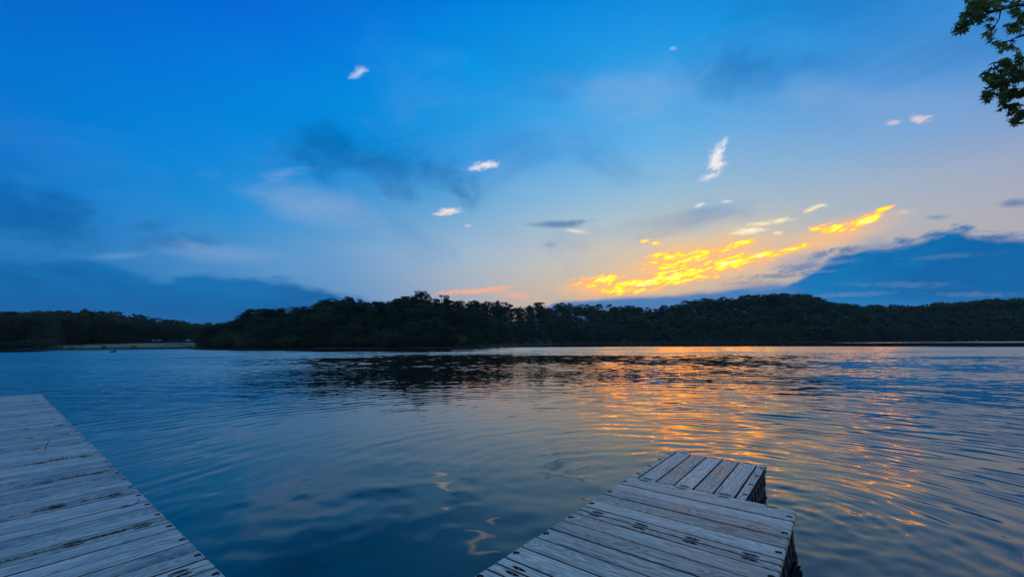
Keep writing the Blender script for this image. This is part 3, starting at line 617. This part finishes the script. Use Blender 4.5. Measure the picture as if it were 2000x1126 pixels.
# ------------------------------------------------------------------ floating docks
AZ_D = DOCK_AZ
DOCK_ROT = math.pi / 2 - AZ_D                   # local x runs along a (to the right and away), local y along b (to the left and away)
_pc = {}
def plank_mesh(L, W, holes, T=.03, key=None):
    """a moulded board with worn edges; holes = [(x, y, rx, ry)] are real recesses"""
    key = (round(L, 3), round(W, 3), tuple(holes))
    if key in _pc: return _pc[key]
    Vv, F, MI = [], [], []; c = .0045; ce = .014; hw = W / 2
    def v(x, y, z): Vv.append((x, y, z)); return len(Vv) - 1
    def quad(*p, m=0): F.append(p); MI.append(m)
    y0, y1 = -hw + c, hw - c; xs0, xs1 = ce, L - ce
    segs = []; x = xs0
    for (hx, hy, rx, ry) in sorted(holes):
        a_, b_ = max(xs0, hx - rx - .012), min(xs1, hx + rx + .012)
        if a_ > x: segs.append((x, a_, None))
        segs.append((a_, b_, (hx, hy, rx, ry))); x = b_
    if x < xs1: segs.append((x, xs1, None))
    for (a_, b_, h) in segs:
        if h is None:
            n = max(1, int((b_ - a_) / .6)); 
            for k in range(n):
                p, r_ = a_ + (b_ - a_) * k / n, a_ + (b_ - a_) * (k + 1) / n
                quad(v(p, y0, 0), v(r_, y0, 0), v(r_, y1, 0), v(p, y1, 0))
        else:
            hx, hy, rx, ry = h
            angs = sorted([2 * math.pi * k / 16 + .01 for k in range(16)] + [math.atan2(Y - hy, Xx - hx) % (2 * math.pi) for Xx in (a_, b_) for Y in (y0, y1)])
            o_, i_, d_, r2 = [], [], [], []
            for an in angs:
                ca, sa = math.cos(an), math.sin(an); ts = []
                if abs(ca) > 1e-9: ts.append(((b_ if ca > 0 else a_) - hx) / ca)
                if abs(sa) > 1e-9: ts.append(((y1 if sa > 0 else y0) - hy) / sa)
                t = min(ts); o_.append(v(hx + ca * t, hy + sa * t, 0)); 
                if rx > ry * 1.6 or ry > rx * 1.6:   # pointed slot
                    lx, ly = rx * abs(ca) ** .9 * (1 if ca > 0 else -1), ry * abs(sa) ** .9 * (1 if sa > 0 else -1)
                    if rx > ry: ly *= (1 - abs(lx / rx) ** 2) ** .35 if abs(lx) < rx else 0
                    else: lx *= (1 - abs(ly / ry) ** 2) ** .35 if abs(ly) < ry else 0
                else: lx, ly = rx * ca, ry * sa
                i_.append(v(hx + lx, hy + ly, -.002)); d_.append(v(hx + lx, hy + ly, -.026))
            n = len(angs)
            for k in range(n):
                k2 = (k + 1) % n; quad(i_[k], o_[k], o_[k2], i_[k2]); quad(d_[k], i_[k], i_[k2], d_[k2], m=1)
            F.append(tuple(d_)); MI.append(1)
    # chamfers and sides
    def strip(A, B): 
        quad(v(*A[0]), v(*A[1]), v(*B[1]), v(*B[0]))
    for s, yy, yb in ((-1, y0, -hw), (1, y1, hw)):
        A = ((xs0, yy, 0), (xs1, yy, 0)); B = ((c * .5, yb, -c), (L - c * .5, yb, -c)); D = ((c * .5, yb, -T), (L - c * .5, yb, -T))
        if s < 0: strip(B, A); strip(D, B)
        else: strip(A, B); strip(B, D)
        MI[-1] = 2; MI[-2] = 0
    for xx, xe in ((xs0, 0), (xs1, L)):
        A = ((xx, y1, 0), (xx, y0, 0)); B = ((xe, hw - c * .5, -.009), (xe, -hw + c * .5, -.009)); D = ((xe, hw, -T), (xe, -hw, -T))
        if xe == 0: strip(A, B); strip(B, D)
        else: strip(B, A); strip(D, B)
    m = mesh('plank', Vv, F, [WOOD, HOLE, DARK_EDGE], False, MI); _pc[key] = m; return m
def bolt_me():
    Vv, F = [], []
    def prism(r_, z0, z1, n, a0=0):
        b0 = len(Vv)
        for z in (z0, z1):
            for k in range(n): Vv.append((r_ * math.cos(a0 + 2 * math.pi * k / n), r_ * math.sin(a0 + 2 * math.pi * k / n), z))
        for k in range(n): F.append((b0 + k, b0 + (k + 1) % n, b0 + n + (k + 1) % n, b0 + n + k))
        F.append(tuple(b0 + n + k for k in range(n)))
    prism(.019, 0, .004, 12); prism(.0115, .004, .017, 6, .3)
    return mesh('bolt', Vv, F, BOLT)
BOLT_ME = bolt_me()
def pin_me():
    Vv, F = [], []
    for (sx, sy, z0, z1) in ((.010, .010, 0, .020), (.024, .006, 0, .010)):
        b0 = len(Vv)
        for z in (z0, z1):
            for X_, Y_ in ((-1, -1), (1, -1), (1, 1), (-1, 1)): Vv.append((X_ * sx, Y_ * sy, z))
        F += [(b0 + 4, b0 + 5, b0 + 6, b0 + 7)] + [(b0 + k, b0 + (k + 1) % 4, b0 + 4 + (k + 1) % 4, b0 + 4 + k) for k in range(4)]
    return mesh('connector_pin', Vv, F, PIN)
PIN_ME = pin_me()
def float_me(LX, LY):
    """dark buoyant body under the boards, ribbed along its sides"""
    Vv, F = [], []
    def box(x0, x1, y0, y1, z0, z1):
        b0 = len(Vv)
        for z in (z0, z1):
            for X_, Y_ in ((x0, y0), (x1, y0), (x1, y1), (x0, y1)): Vv.append((X_, Y_, z))
        F.extend([(b0 + 3, b0 + 2, b0 + 1, b0), (b0 + 4, b0 + 5, b0 + 6, b0 + 7)] + [(b0 + k, b0 + (k + 1) % 4, b0 + 4 + (k + 1) % 4, b0 + 4 + k) for k in range(4)])
    box(.03, LX - .03, .03, LY - .03, -.55, -.060)
    box(.008, LX - .008, .008, LY - .008, -.085, -.052)
    for i in range(int(LX / .2)):
        x = .1 + i * .2
        for yy in (.012, LY - .034): box(x - .055, x + .055, yy, yy + .022, -.215, -.088)
    for i in range(int(LY / .2)):
        y = .1 + i * .2
        for xx in (.012, LX - .034): box(xx, xx + .022, y - .055, y + .055, -.215, -.088)
    return mesh('float', Vv, F, FLOAT)
GAP = .0085
def place_bolt(pl, x, y): ob('bolt', BOLT_ME, pl, (x, y, -.0255))
def place_pin(pl, x, y, along_x=True): ob('connector_pin', PIN_ME, pl, (x, y, -.0255), 0 if along_x else math.pi / 2)
def cross_module(root, xo, y0, LX, run_y, n=6, right=True, left=True):
    """boards run along local x (length LX) and are stacked along y from y0 over 1.2 m; run_y False swaps the axes"""
    widths = [.1, .2, .2, .2, .2, .2, .1]; pos = y0
    for k, w in enumerate(widths):
        cy = pos + w / 2; holes = []; bl, pn = [], []
        if k in (1, 3, 5):
            bl = [(.036, 0), (LX - .036, 0)]; holes = [(x, 0, .026, .026) for x, _ in bl]
        if k in (0, 6):
            yy = -.012 if k == 0 else .012
            pn = [(s, yy) for s in (.18, .59, 1.0, 1.41)]; holes = [(x, yy, .062, .019) for x, _ in pn]
        me = plank_mesh(LX, w - 2 * GAP, holes)
        if run_y: pl = ob('plank', me, root, (xo, cy, random.uniform(-.0015, .0015)), 0)
        else: pl = ob('plank', me, root, (cy, xo, random.uniform(-.0015, .0015)), math.pi / 2)
        for x, y in bl: place_bolt(pl, x, y)
        for x, y in pn: place_pin(pl, x, y)
        pos += w
def P3(a, b, z=0.0):
    return Vector((a * math.sin(AZ_D) - b * math.cos(AZ_D), a * math.cos(AZ_D) + b * math.sin(AZ_D), DECK + z))
# right dock: boards across (along b), modules follow each other along a; ends with one turned module
# local frame: x along a, y along b.  boards along y: put them with rotation +90 (local x -> y)
right_d = empty('floating_dock', P3(0, 0), DOCK_ROT)
tag(right_d, 'grey floating dock with its narrower end section lying out to the right', 'dock', 'floating docks')
B0, B1 = .465, 2.068
for k in range(-2, 3):
    j = 3.583 + 1.19 * (k - 2) if False else 4.757 - 1.187 * (3 - k)
for k in range(5):
    a0 = 4.757 - 1.187 * (5 - k) if True else 0
    # boards are laid from a0 over 1.187 m
    widths = [.098, .198, .198, .199, .198, .198, .098]; pos = a0
    for i, w in enumerate(widths):
        cx = pos + w / 2; LX = B1 - B0; holes, bl, pn = [], [], []
        if i in (1, 3, 5): bl = [(.036, 0), (LX - .036, 0)]; holes = [(x, 0, .026, .026) for x, _ in bl]
        if i in (0, 6):
            yy = .012 if i == 0 else -.012
            pn = [(s, yy) for s in (.195, .6, 1.01, 1.42)]; holes = [(x, yy, .062, .018) for x, _ in pn]
        pl = ob('plank', plank_mesh(LX, w - 2 * GAP, holes), right_d, (cx, B0, random.uniform(-.0015, .0015)), math.pi / 2)
        for x, y in bl: place_bolt(pl, x, y)
        for x, y in pn: place_pin(pl, x, y)
        pos += w
    f_ = ob('float', float_me(1.18, LX - .01), right_d, (a0 + .003, B0 + .005, 0))
# turned end section: boards along a
E0, E1 = 4.764, 6.20; LE = E1 - E0
edges = [.872, .974, 1.172, 1.370, 1.568, 1.766, 1.968, 2.066]
for i in range(7):
    w = edges[i + 1] - edges[i]; cy = (edges[i] + edges[i + 1]) / 2; holes, bl, pn = [], [], []
    if i in (0, 6):
        yy = -.012 if i == 0 else .012
        bl = [(s, yy) for s in (.165, .533, .902, 1.275)]; holes = [(x, yy, .026, .026) for x, _ in bl]
    if i in (1, 3, 5): pn = [(.042, 0), (LE - .042, 0)]; holes = [(x, 0, .018, .062) for x, _ in pn]
    pl = ob('plank', plank_mesh(LE, w - 2 * GAP, holes), right_d, (E0, cy, random.uniform(-.0015, .0015)), 0)
    for x, y in bl: place_bolt(pl, x, y)
    for x, y in pn: place_pin(pl, x, y, False)
ob('float', float_me(LE, 1.18), right_d, (E0, .878, 0))
GAP = .0100
# left dock: boards along a, modules follow each other along b
left_d = empty('floating_dock', P3(0, 0), DOCK_ROT)
tag(left_d, 'long straight weathered dock running away along the left', 'dock', 'floating docks')
A0, A1 = -.475, 1.133
b0 = 4.88 - 1.2 * 4
while b0 < 20.0:
    widths = [.1, .2, .2, .2, .2, .2, .1]; pos = b0
    for i, w in enumerate(widths):
        cy = pos + w / 2; LX = A1 - A0; holes, bl, pn = [], [], []
        if i in (1, 3, 5): bl = [(.036, 0), (LX - .030, 0)]; holes = [(x, 0, .026, .026) for x, _ in bl]
        if i in (0, 6):
            yy = .012 if i == 6 else -.012
            pn = [(s, yy) for s in (.20, .61, 1.02, 1.43)]; holes = [(x, yy, .062, .018) for x, _ in pn]
        pl = ob('plank', plank_mesh(LX, w - 2 * GAP, holes), left_d, (A0, cy, random.uniform(-.002, .002)), 0)
        for x, y in bl: place_bolt(pl, x, y)
        for x, y in pn: place_pin(pl, x, y)
        pos += w
    ob('float', float_me(LX - .01, 1.18), left_d, (A0 + .005, b0 + .01, 0))
    b0 += 1.2
B_END = b0

# ------------------------------------------------------------------ things lying or growing on the left dock
def tuft(name, loc, n, h, spread, mat, seed):
    rd = random.Random(seed); Vv, F = [], []
    for k in range(n):
        x, y = rd.gauss(0, spread), rd.gauss(0, .006); a = rd.uniform(0, 6.28); hh = h * rd.uniform(.4, 1); le = rd.uniform(.1, .6) * hh; w = .0018
        p0 = Vector((x, y, -.012)); p1 = p0 + Vector((math.cos(a) * le * .4, math.sin(a) * le * .4, hh * .6)); p2 = p0 + Vector((math.cos(a) * le, math.sin(a) * le, hh)); s = Vector((-math.sin(a), math.cos(a), 0)) * w
        b_ = len(Vv); Vv += [p0 - s, p0 + s, p1 + s * .8, p1 - s * .8, p2]; F += [(b_, b_ + 1, b_ + 2, b_ + 3), (b_ + 3, b_ + 2, b_ + 4)]
    return ob(name, mesh(name, Vv, F, mat), None, loc, DOCK_ROT)
tufts = [(.70, 8.49, 60, .07, .05, 'small grass tuft in a joint of the left dock, nearest the far end'), (.93, 8.46, 40, .06, .05, 'wiry grass tuft in the joint level with the upright twig'),
         (.78, 7.28, 45, .05, .05, 'low grass tuft in the joint left of the yellow weed'), (.52, 6.08, 55, .06, .035, 'spiky grass tuft in the joint just beyond the paper scrap'), (.98, 12.08, 40, .06, .04, 'far grass tuft at the water side of the left dock'), (.1, 14.5, 60, .06, .09, 'long low line of grass in a far joint of the left dock')]
for i, (a, b_, n, h, spd, lab) in enumerate(tufts): tag(tuft('grass_tuft', P3(a, b_), n, h, spd, GRASS_DRY, i), lab, 'grass tuft', 'grass tufts in the dock joints')
YEL = simple('yellow_green_weed', (.22, .20, .03), .7)
yw = tuft('weed', P3(1.03, 7.30), 30, .045, .018, YEL, 40); tag(yw, 'small yellow-green weed in a joint by the dock edge', 'weed')
def debris(a0, a1, b_, n, seed, hw=.012):
    rd = random.Random(seed); Vv, F = [], []
    for k in range(n):
        t = rd.random(); x = a0 + (a1 - a0) * t; y = b_ + rd.gauss(0, hw); s = rd.uniform(.003, .009); z = rd.uniform(0, .004); an = rd.uniform(0, 3.14); b0_ = len(Vv)
        for (u, v_, w) in ((-1, 0, 0), (0, -.35, .2), (1, 0, 0), (0, .35, .25), (0, 0, .7)):
            Vv.append((x + s * (u * math.cos(an) - v_ * math.sin(an)), y + s * (u * math.sin(an) + v_ * math.cos(an)), z + w * s))
        F += [(b0_, b0_ + 1, b0_ + 4), (b0_ + 1, b0_ + 2, b0_ + 4), (b0_ + 2, b0_ + 3, b0_ + 4), (b0_ + 3, b0_, b0_ + 4)]
    return Vv, F
Vv, F = [], []
for i, (a0_, a1_, b_, n) in enumerate([(.60, .86, 4.88, 170), (.1, .6, 4.88, 120), (.70, .98, 6.08, 150), (.40, .60, 6.08, 110), (.2, .42, 6.08, 30), (.3, .55, 7.28, 60), (.62, .95, 7.28, 130), (.5, .85, 8.48, 110), (.2, .5, 8.48, 60), (.1, .3, 9.68, 50), (.55, .8, 9.68, 40), (0, .6, 14.48, 130),
                                       (.8, 1.0, 3.68, 70), (.85, 1.0, 10.88, 40), (.2, .35, 10.88, 30), (.8, 1.02, 12.08, 40), (.4, .5, 12.08, 25), (.9, 1.0, 13.28, 20), (.4, .55, 15.68, 25), (.8, .9, 16.88, 20)]):
    v_, f_ = debris(a0_, a1_, b_, n, i, .012 if n < 140 else .015); o_ = len(Vv); Vv += v_; F += [tuple(x + o_ for x in q_) for q_ in f_]
dd = ob('dead_plant_debris', mesh('dead_plant_debris', Vv, F, SOIL), None, P3(0, 0), DOCK_ROT); tag(dd, 'dark crumbs of dead plants caught in the joints of the left dock', kind='stuff')
# twig standing in a joint
tw = trunk_mesh('twig', [(0, 0, -.02), (.004, 0, .05), (.018, .004, .10), (.035, .0, .15)], [.004, .0035, .004, .0015], BARK_NEAR, 5, [([(.018, .004, .10), (.03, .01, .135)], [.0035, .001])])
tag(ob('twig', tw, None, P3(.64, 9.45), .4), 'short dark twig sticking up from a joint of the left dock', 'twig')
# paper scrap
pm, q, b = material('blue_white_paper'); t_ = q.node('ShaderNodeTexCoord'); s_ = q.node('ShaderNodeSeparateXYZ'); q.l.new(t_.outputs['Object'], s_.inputs[0])
q.put(b.inputs['Base Color'], q.mix(q.step(X(q, s_.outputs[1]) * -1.0, .010, .026), (.50, .62, .80), (.28, .16, .42))); b.inputs['Roughness'].default_value = .5
pv = []; pf = []
for j in range(5):
    for i in range(9):
        x = (i / 8 - .5) * .13; y = (j / 4 - .5) * .06 * (1 - .25 * (i / 8)); pv.append((x + .012 * (j / 4), y, .006 + .005 * math.sin(i * .9 + j) + (.012 * max(0, i - 6) if j < 3 else 0)))
for j in range(4):
    for i in range(8): pf.append((j * 9 + i, j * 9 + i + 1, (j + 1) * 9 + i + 1, (j + 1) * 9 + i))
pp = ob('paper_scrap', mesh('paper_scrap', pv, pf, pm, True), None, P3(.985, 5.585, .004), DOCK_ROT + .12); so = pp.modifiers.new('thickness', 'SOLIDIFY'); so.thickness = .0012
tag(pp, 'pale blue scrap of paper lying by the edge of the left dock', 'paper')

# ------------------------------------------------------------------ goose on the water
def skin_obj(name, pts, edges_, rads, mat, parent=None, sub=2):
    me = bpy.data.meshes.new(name); me.from_pydata(pts, edges_, []); me.materials.append(mat); o = bpy.data.objects.new(name, me); link(o, parent)
    m = o.modifiers.new('skin', 'SKIN'); sv = me.skin_vertices[0].data
    for i, r_ in enumerate(rads): sv[i].radius = (r_, r_ * .9) if not hasattr(r_, '__len__') else r_
    sv[0].use_root = True; o.modifiers.new('sub', 'SUBSURF').levels = sub; o.modifiers['sub'].render_levels = sub; return o
GOOSE = simple('dark_feathers', (.012, .011, .010), .7, 0, .3, 8)
dg = ray(221, 687.5); tt = EYE / -dg.z; gp = Vector((dg.x * tt, dg.y * tt, 0))
gs = empty('goose', gp, .25); gs.scale = (1.5, 1.5, 1.5)
gb = skin_obj('body', [(-.38, 0, .08), (-.22, 0, .10), (0, 0, .13), (.2, 0, .15), (.32, 0, .26), (.35, 0, .42), (.37, 0, .55), (.42, 0, .60), (.52, 0, .585), (-.48, 0, .14)], [(0, 1), (1, 2), (2, 3), (3, 4), (4, 5), (5, 6), (6, 7), (7, 8), (0, 9)], [.09, .16, .20, .17, .09, .05, .045, .06, .02, .04], GOOSE, gs)
tag(gs, 'small dark goose swimming far out on the left', 'goose')
BG = simple('dark_beak', (.02, .02, .02), .4)
ob('beak', mesh('beak', [(.46, -.02, .60), (.46, .02, .60), (.46, 0, .565), (.56, 0, .575)], [(0, 1, 3), (1, 2, 3), (2, 0, 3)], BG), gs)
# pale rock on the far right shore
dr = ray(1907, 659.5); 
ra = colaz(1907); rr_ = interp(1907, SHORE) + 1; rk = []; rf = []
for j in range(5):
    for i in range(8):
        a = 6.283 * i / 8; s = math.sin(math.pi * (j + .5) / 5); w = 1 + .25 * mn.noise(Vector((i * .7, j * .9, 2))); rk.append((1.0 * s * w * math.cos(a), .7 * s * w * math.sin(a), .2 - .6 * math.cos(math.pi * (j + .5) / 5)))
for j in range(4):
    for i in range(8): rf.append((j * 8 + i, j * 8 + (i + 1) % 8, (j + 1) * 8 + (i + 1) % 8, (j + 1) * 8 + i))
rf += [tuple(range(7, -1, -1)), tuple(range(32, 40))]
tag(ob('boulder', mesh('boulder', rk, rf, simple('pale_stone', (.5, .45, .38), .9, 0, .2, 2)), None, (rr_ * math.sin(ra), rr_ * math.cos(ra), .2)), 'small pale boulder on the shore at the far right', 'boulder')

# ------------------------------------------------------------------ overhanging tree at upper right
def sp3(x, y, d): return Vector((0, 0, EYE)) + ray(x, y) * d
tree = empty('sweetgum_tree', (13.4, 4.2, .1)); tb = Vector((13.4, 4.2, .1))
tag(tree, 'leafy tree whose lobed-leaf branches hang into view at the upper right', 'tree')
hub = Vector((13.2, 4.6, 6.2)); hub2 = Vector((13.0, 4.5, 8.2))
limb1 = [hub2, Vector((11.8, 5.6, 8.3)), sp3(2120, -20, 9.6), sp3(2040, 5, 9.3), sp3(1985, 11, 9.1), sp3(1950, 20, 9.0), sp3(1925, 24, 9.0)]
limb1b = [sp3(1950, 20, 9.0), sp3(1920, 30, 9.1), sp3(1890, 45, 9.1), sp3(1868, 56, 9.2)]
tw1 = [sp3(1954, 20, 9.0), sp3(1952, 36, 8.95), sp3(1942, 52, 8.9), sp3(1934, 66, 8.9), sp3(1930, 78, 8.9)]
limb2 = [hub, Vector((12.0, 5.8, 6.6)), sp3(2110, 40, 9.0), sp3(2040, 55, 8.7), sp3(1990, 72, 8.6), sp3(1965, 82, 8.6), sp3(1935, 82, 8.6)]
limb3 = [hub, Vector((12.0, 5.5, 5.9)), sp3(2120, 190, 8.6), sp3(2040, 160, 8.3), sp3(1990, 155, 8.2), sp3(1955, 160, 8.1), sp3(1925, 152, 8.1)]
limb4 = [Vector((12.0, 5.5, 5.9)), sp3(2100, 230, 8.4), sp3(2030, 215, 8.2), sp3(1995, 205, 8.1), sp3(1985, 235, 8.1)]
loc = lambda L: [p - tb for p in L]
trunk_me = trunk_mesh('trunk', [(0, 0, -.4), (.05, .05, 2.5), tuple(hub - tb), tuple(hub2 - tb), (-.2, .5, 11.5)], [.30, .24, .17, .12, .05], BARK_NEAR, 10)
ob('trunk', trunk_me, tree)
for L, rr in ((limb1, [.08, .06, .035, .025, .020, .016, .012]), (limb1b, [.014, .010, .007, .004]), (tw1, [.009, .007, .006, .005, .004]), (limb2, [.08, .05, .03, .018, .013, .009, .004]),
              (limb3, [.08, .05, .03, .02, .014, .010, .005]), (limb4, [.03, .02, .013, .009, .004])):
    P_ = loc(L); ob('branch', trunk_mesh('branch', [tuple(p) for p in P_], rr, BARK_NEAR, 6), tree)
def star(L=1.0):
    Vv = [(0, 0, 0)]; n = 5; tips = [(-112, .78), (-56, .95), (0, 1.1), (56, .95), (112, .78)]
    seq = []
    for i, (a, r_) in enumerate(tips):
        seq.append((a, r_, 0.0))
        if i < 4: seq.append((a + 28, .36, .04))
    out_ = [(0.02, -.28, .0)] + [(math.sin(R(a)) * r_, math.cos(R(a)) * r_, z - .12 * r_ * r_) for a, r_, z in seq] 
    Vv += out_; n = len(out_)
    return Vv, [(0, 1 + k, 1 + (k + 1) % n) for k in range(n)]
SV, SF = star(); SV = np.array(SV); leaf_me = mesh('leaf', [tuple(v * .060) for v in SV], SF, LEAF_NEAR)
# twigs with leaves: clusters (pixel centre, radii, depth, number)
cl = [(1900, 15, 32, 18, 9.0, 75), (1940, 10, 34, 16, 9.0, 60), (1905, 38, 34, 18, 9.0, 80), (1875, 50, 16, 12, 9.1, 38), (1925, 8, 30, 14, 9.1, 40), (1975, 22, 18, 8, 9.0, 16), (1965, 5, 20, 10, 9.0, 16), (1932, 53, 8, 7, 8.9, 9), (1931, 72, 9, 9, 8.9, 11),
      (1990, 48, 22, 14, 8.6, 42), (1975, 60, 12, 8, 8.6, 14), (1958, 88, 18, 7, 8.6, 17), (1975, 92, 10, 5, 8.6, 5), (1985, 110, 16, 9, 8.3, 22), (1955, 130, 22, 13, 8.1, 48), (1930, 150, 20, 14, 8.1, 55), (1960, 158, 30, 18, 8.2, 90), (1990, 145, 26, 24, 8.2, 80),
      (1945, 185, 22, 20, 8.1, 62), (1985, 185, 24, 20, 8.2, 70), (1990, 232, 16, 18, 8.1, 46), (1980, 212, 14, 12, 8.1, 24), (1965, 200, 20, 14, 8.1, 36), (2060, 60, 50, 45, 8.8, 160), (2060, 200, 50, 60, 8.3, 170), (2120, 120, 60, 90, 8.8, 200), (2040, 10, 40, 25, 9.2, 90)]
ind = 0; LV, LF = [], []; sprig = []
for (cx, cy, rx, ry, d, n) in cl:
    kx = int(max(3, n / 9)); sub = []
    for k in range(kx):
        a = random.uniform(0, 6.28); s = math.sqrt(random.random()) * .85; sub.append((cx + rx * s * math.cos(a), cy + ry * s * math.sin(a), d + random.uniform(-.35, .35)))
    cpt = sp3(cx, cy, d)
    for (sx_, sy_, sd_) in sub: sprig.append((cpt - tb, sp3(sx_, sy_, sd_) - tb))
    for k in range(n):
        sx_, sy_, sd_ = random.choice(sub); x = sx_ + random.gauss(0, 5.5); y = sy_ + random.gauss(0, 4.5); p = sp3(x, y, sd_ + random.gauss(0, .07)) - tb
        eul = Matrix.Rotation(random.uniform(0, 6.28), 4, 'Z') @ Matrix.Rotation(random.gauss(-.5, .5), 4, 'X') @ Matrix.Rotation(random.gauss(0, .4), 4, 'Y'); s = random.uniform(.65, 1.15)
        vis = 1850 < x < 2002 and 0 < y < 262
        if vis and ind < 295 and random.random() < .4:
            o = bpy.data.objects.new('leaf', leaf_me); o.matrix_local = Matrix.Translation(p) @ eul @ Matrix.Scale(s, 4); link(o, tree); ind += 1
        else:
            b_ = len(LV); LV += [p + (eul.to_3x3() @ Vector(tuple(v * .060 * s))) for v in SV]; LF += [tuple(b_ + i for i in f) for f in SF]
lv = ob('leaves', mesh('leaves', LV, LF, LEAF_NEAR), tree); lv['kind'] = 'stuff'
ex = [([tuple(a), tuple((a + b_) / 2 + Vector((0, 0, .03))), tuple(b_)], [.006, .004, .002]) for a, b_ in sprig]
tg = ob('twigs', trunk_mesh('twigs', ex[0][0], ex[0][1], BARK_NEAR, 4, ex[1:]), tree); tg['kind'] = 'stuff'
# the rest of its crown, outside the frame
Vc, Fc = cards([(1.5, -1.5, 8, 3, 3, 2), (2.5, 1, 10, 3, 3, 2), (0, -3, 7, 2, 2.5, 1.5), (3, -1, 6.5, 2, 2, 1.5)], 2500, .12, rng); cw = ob('crown', mesh_np('crown', Vc, Fc, LEAF_NEAR), tree); cw['kind'] = 'stuff'
print('trees', count, 'rest', len(rest), 'leaves', ind)

hz_m = bpy.data.materials.new('haze'); hz_m.use_nodes = True; q = NT(hz_m.node_tree); q.n.clear()
hv = q.node('ShaderNodeVolumePrincipled'); ho = q.node('ShaderNodeOutputMaterial'); q.l.new(hv.outputs[0], ho.inputs['Volume'])
hv.inputs['Color'].default_value = (.75, .82, .9, 1); hv.inputs['Density'].default_value = HAZE
if HAZE > 0:
    X0, X1, Y0, Y1, Z0, Z1 = -4300, 4300, -4300, 4300, -4, 120
    hb = ob('haze', mesh('haze', [(x, y, z) for z in (Z0, Z1) for x, y in ((X0, Y0), (X1, Y0), (X1, Y1), (X0, Y1))], [(3, 2, 1, 0), (4, 5, 6, 7), (0, 1, 5, 4), (1, 2, 6, 5), (2, 3, 7, 6), (3, 0, 4, 7)], hz_m)); tag(hb, 'thin evening haze over the lake', kind='stuff')
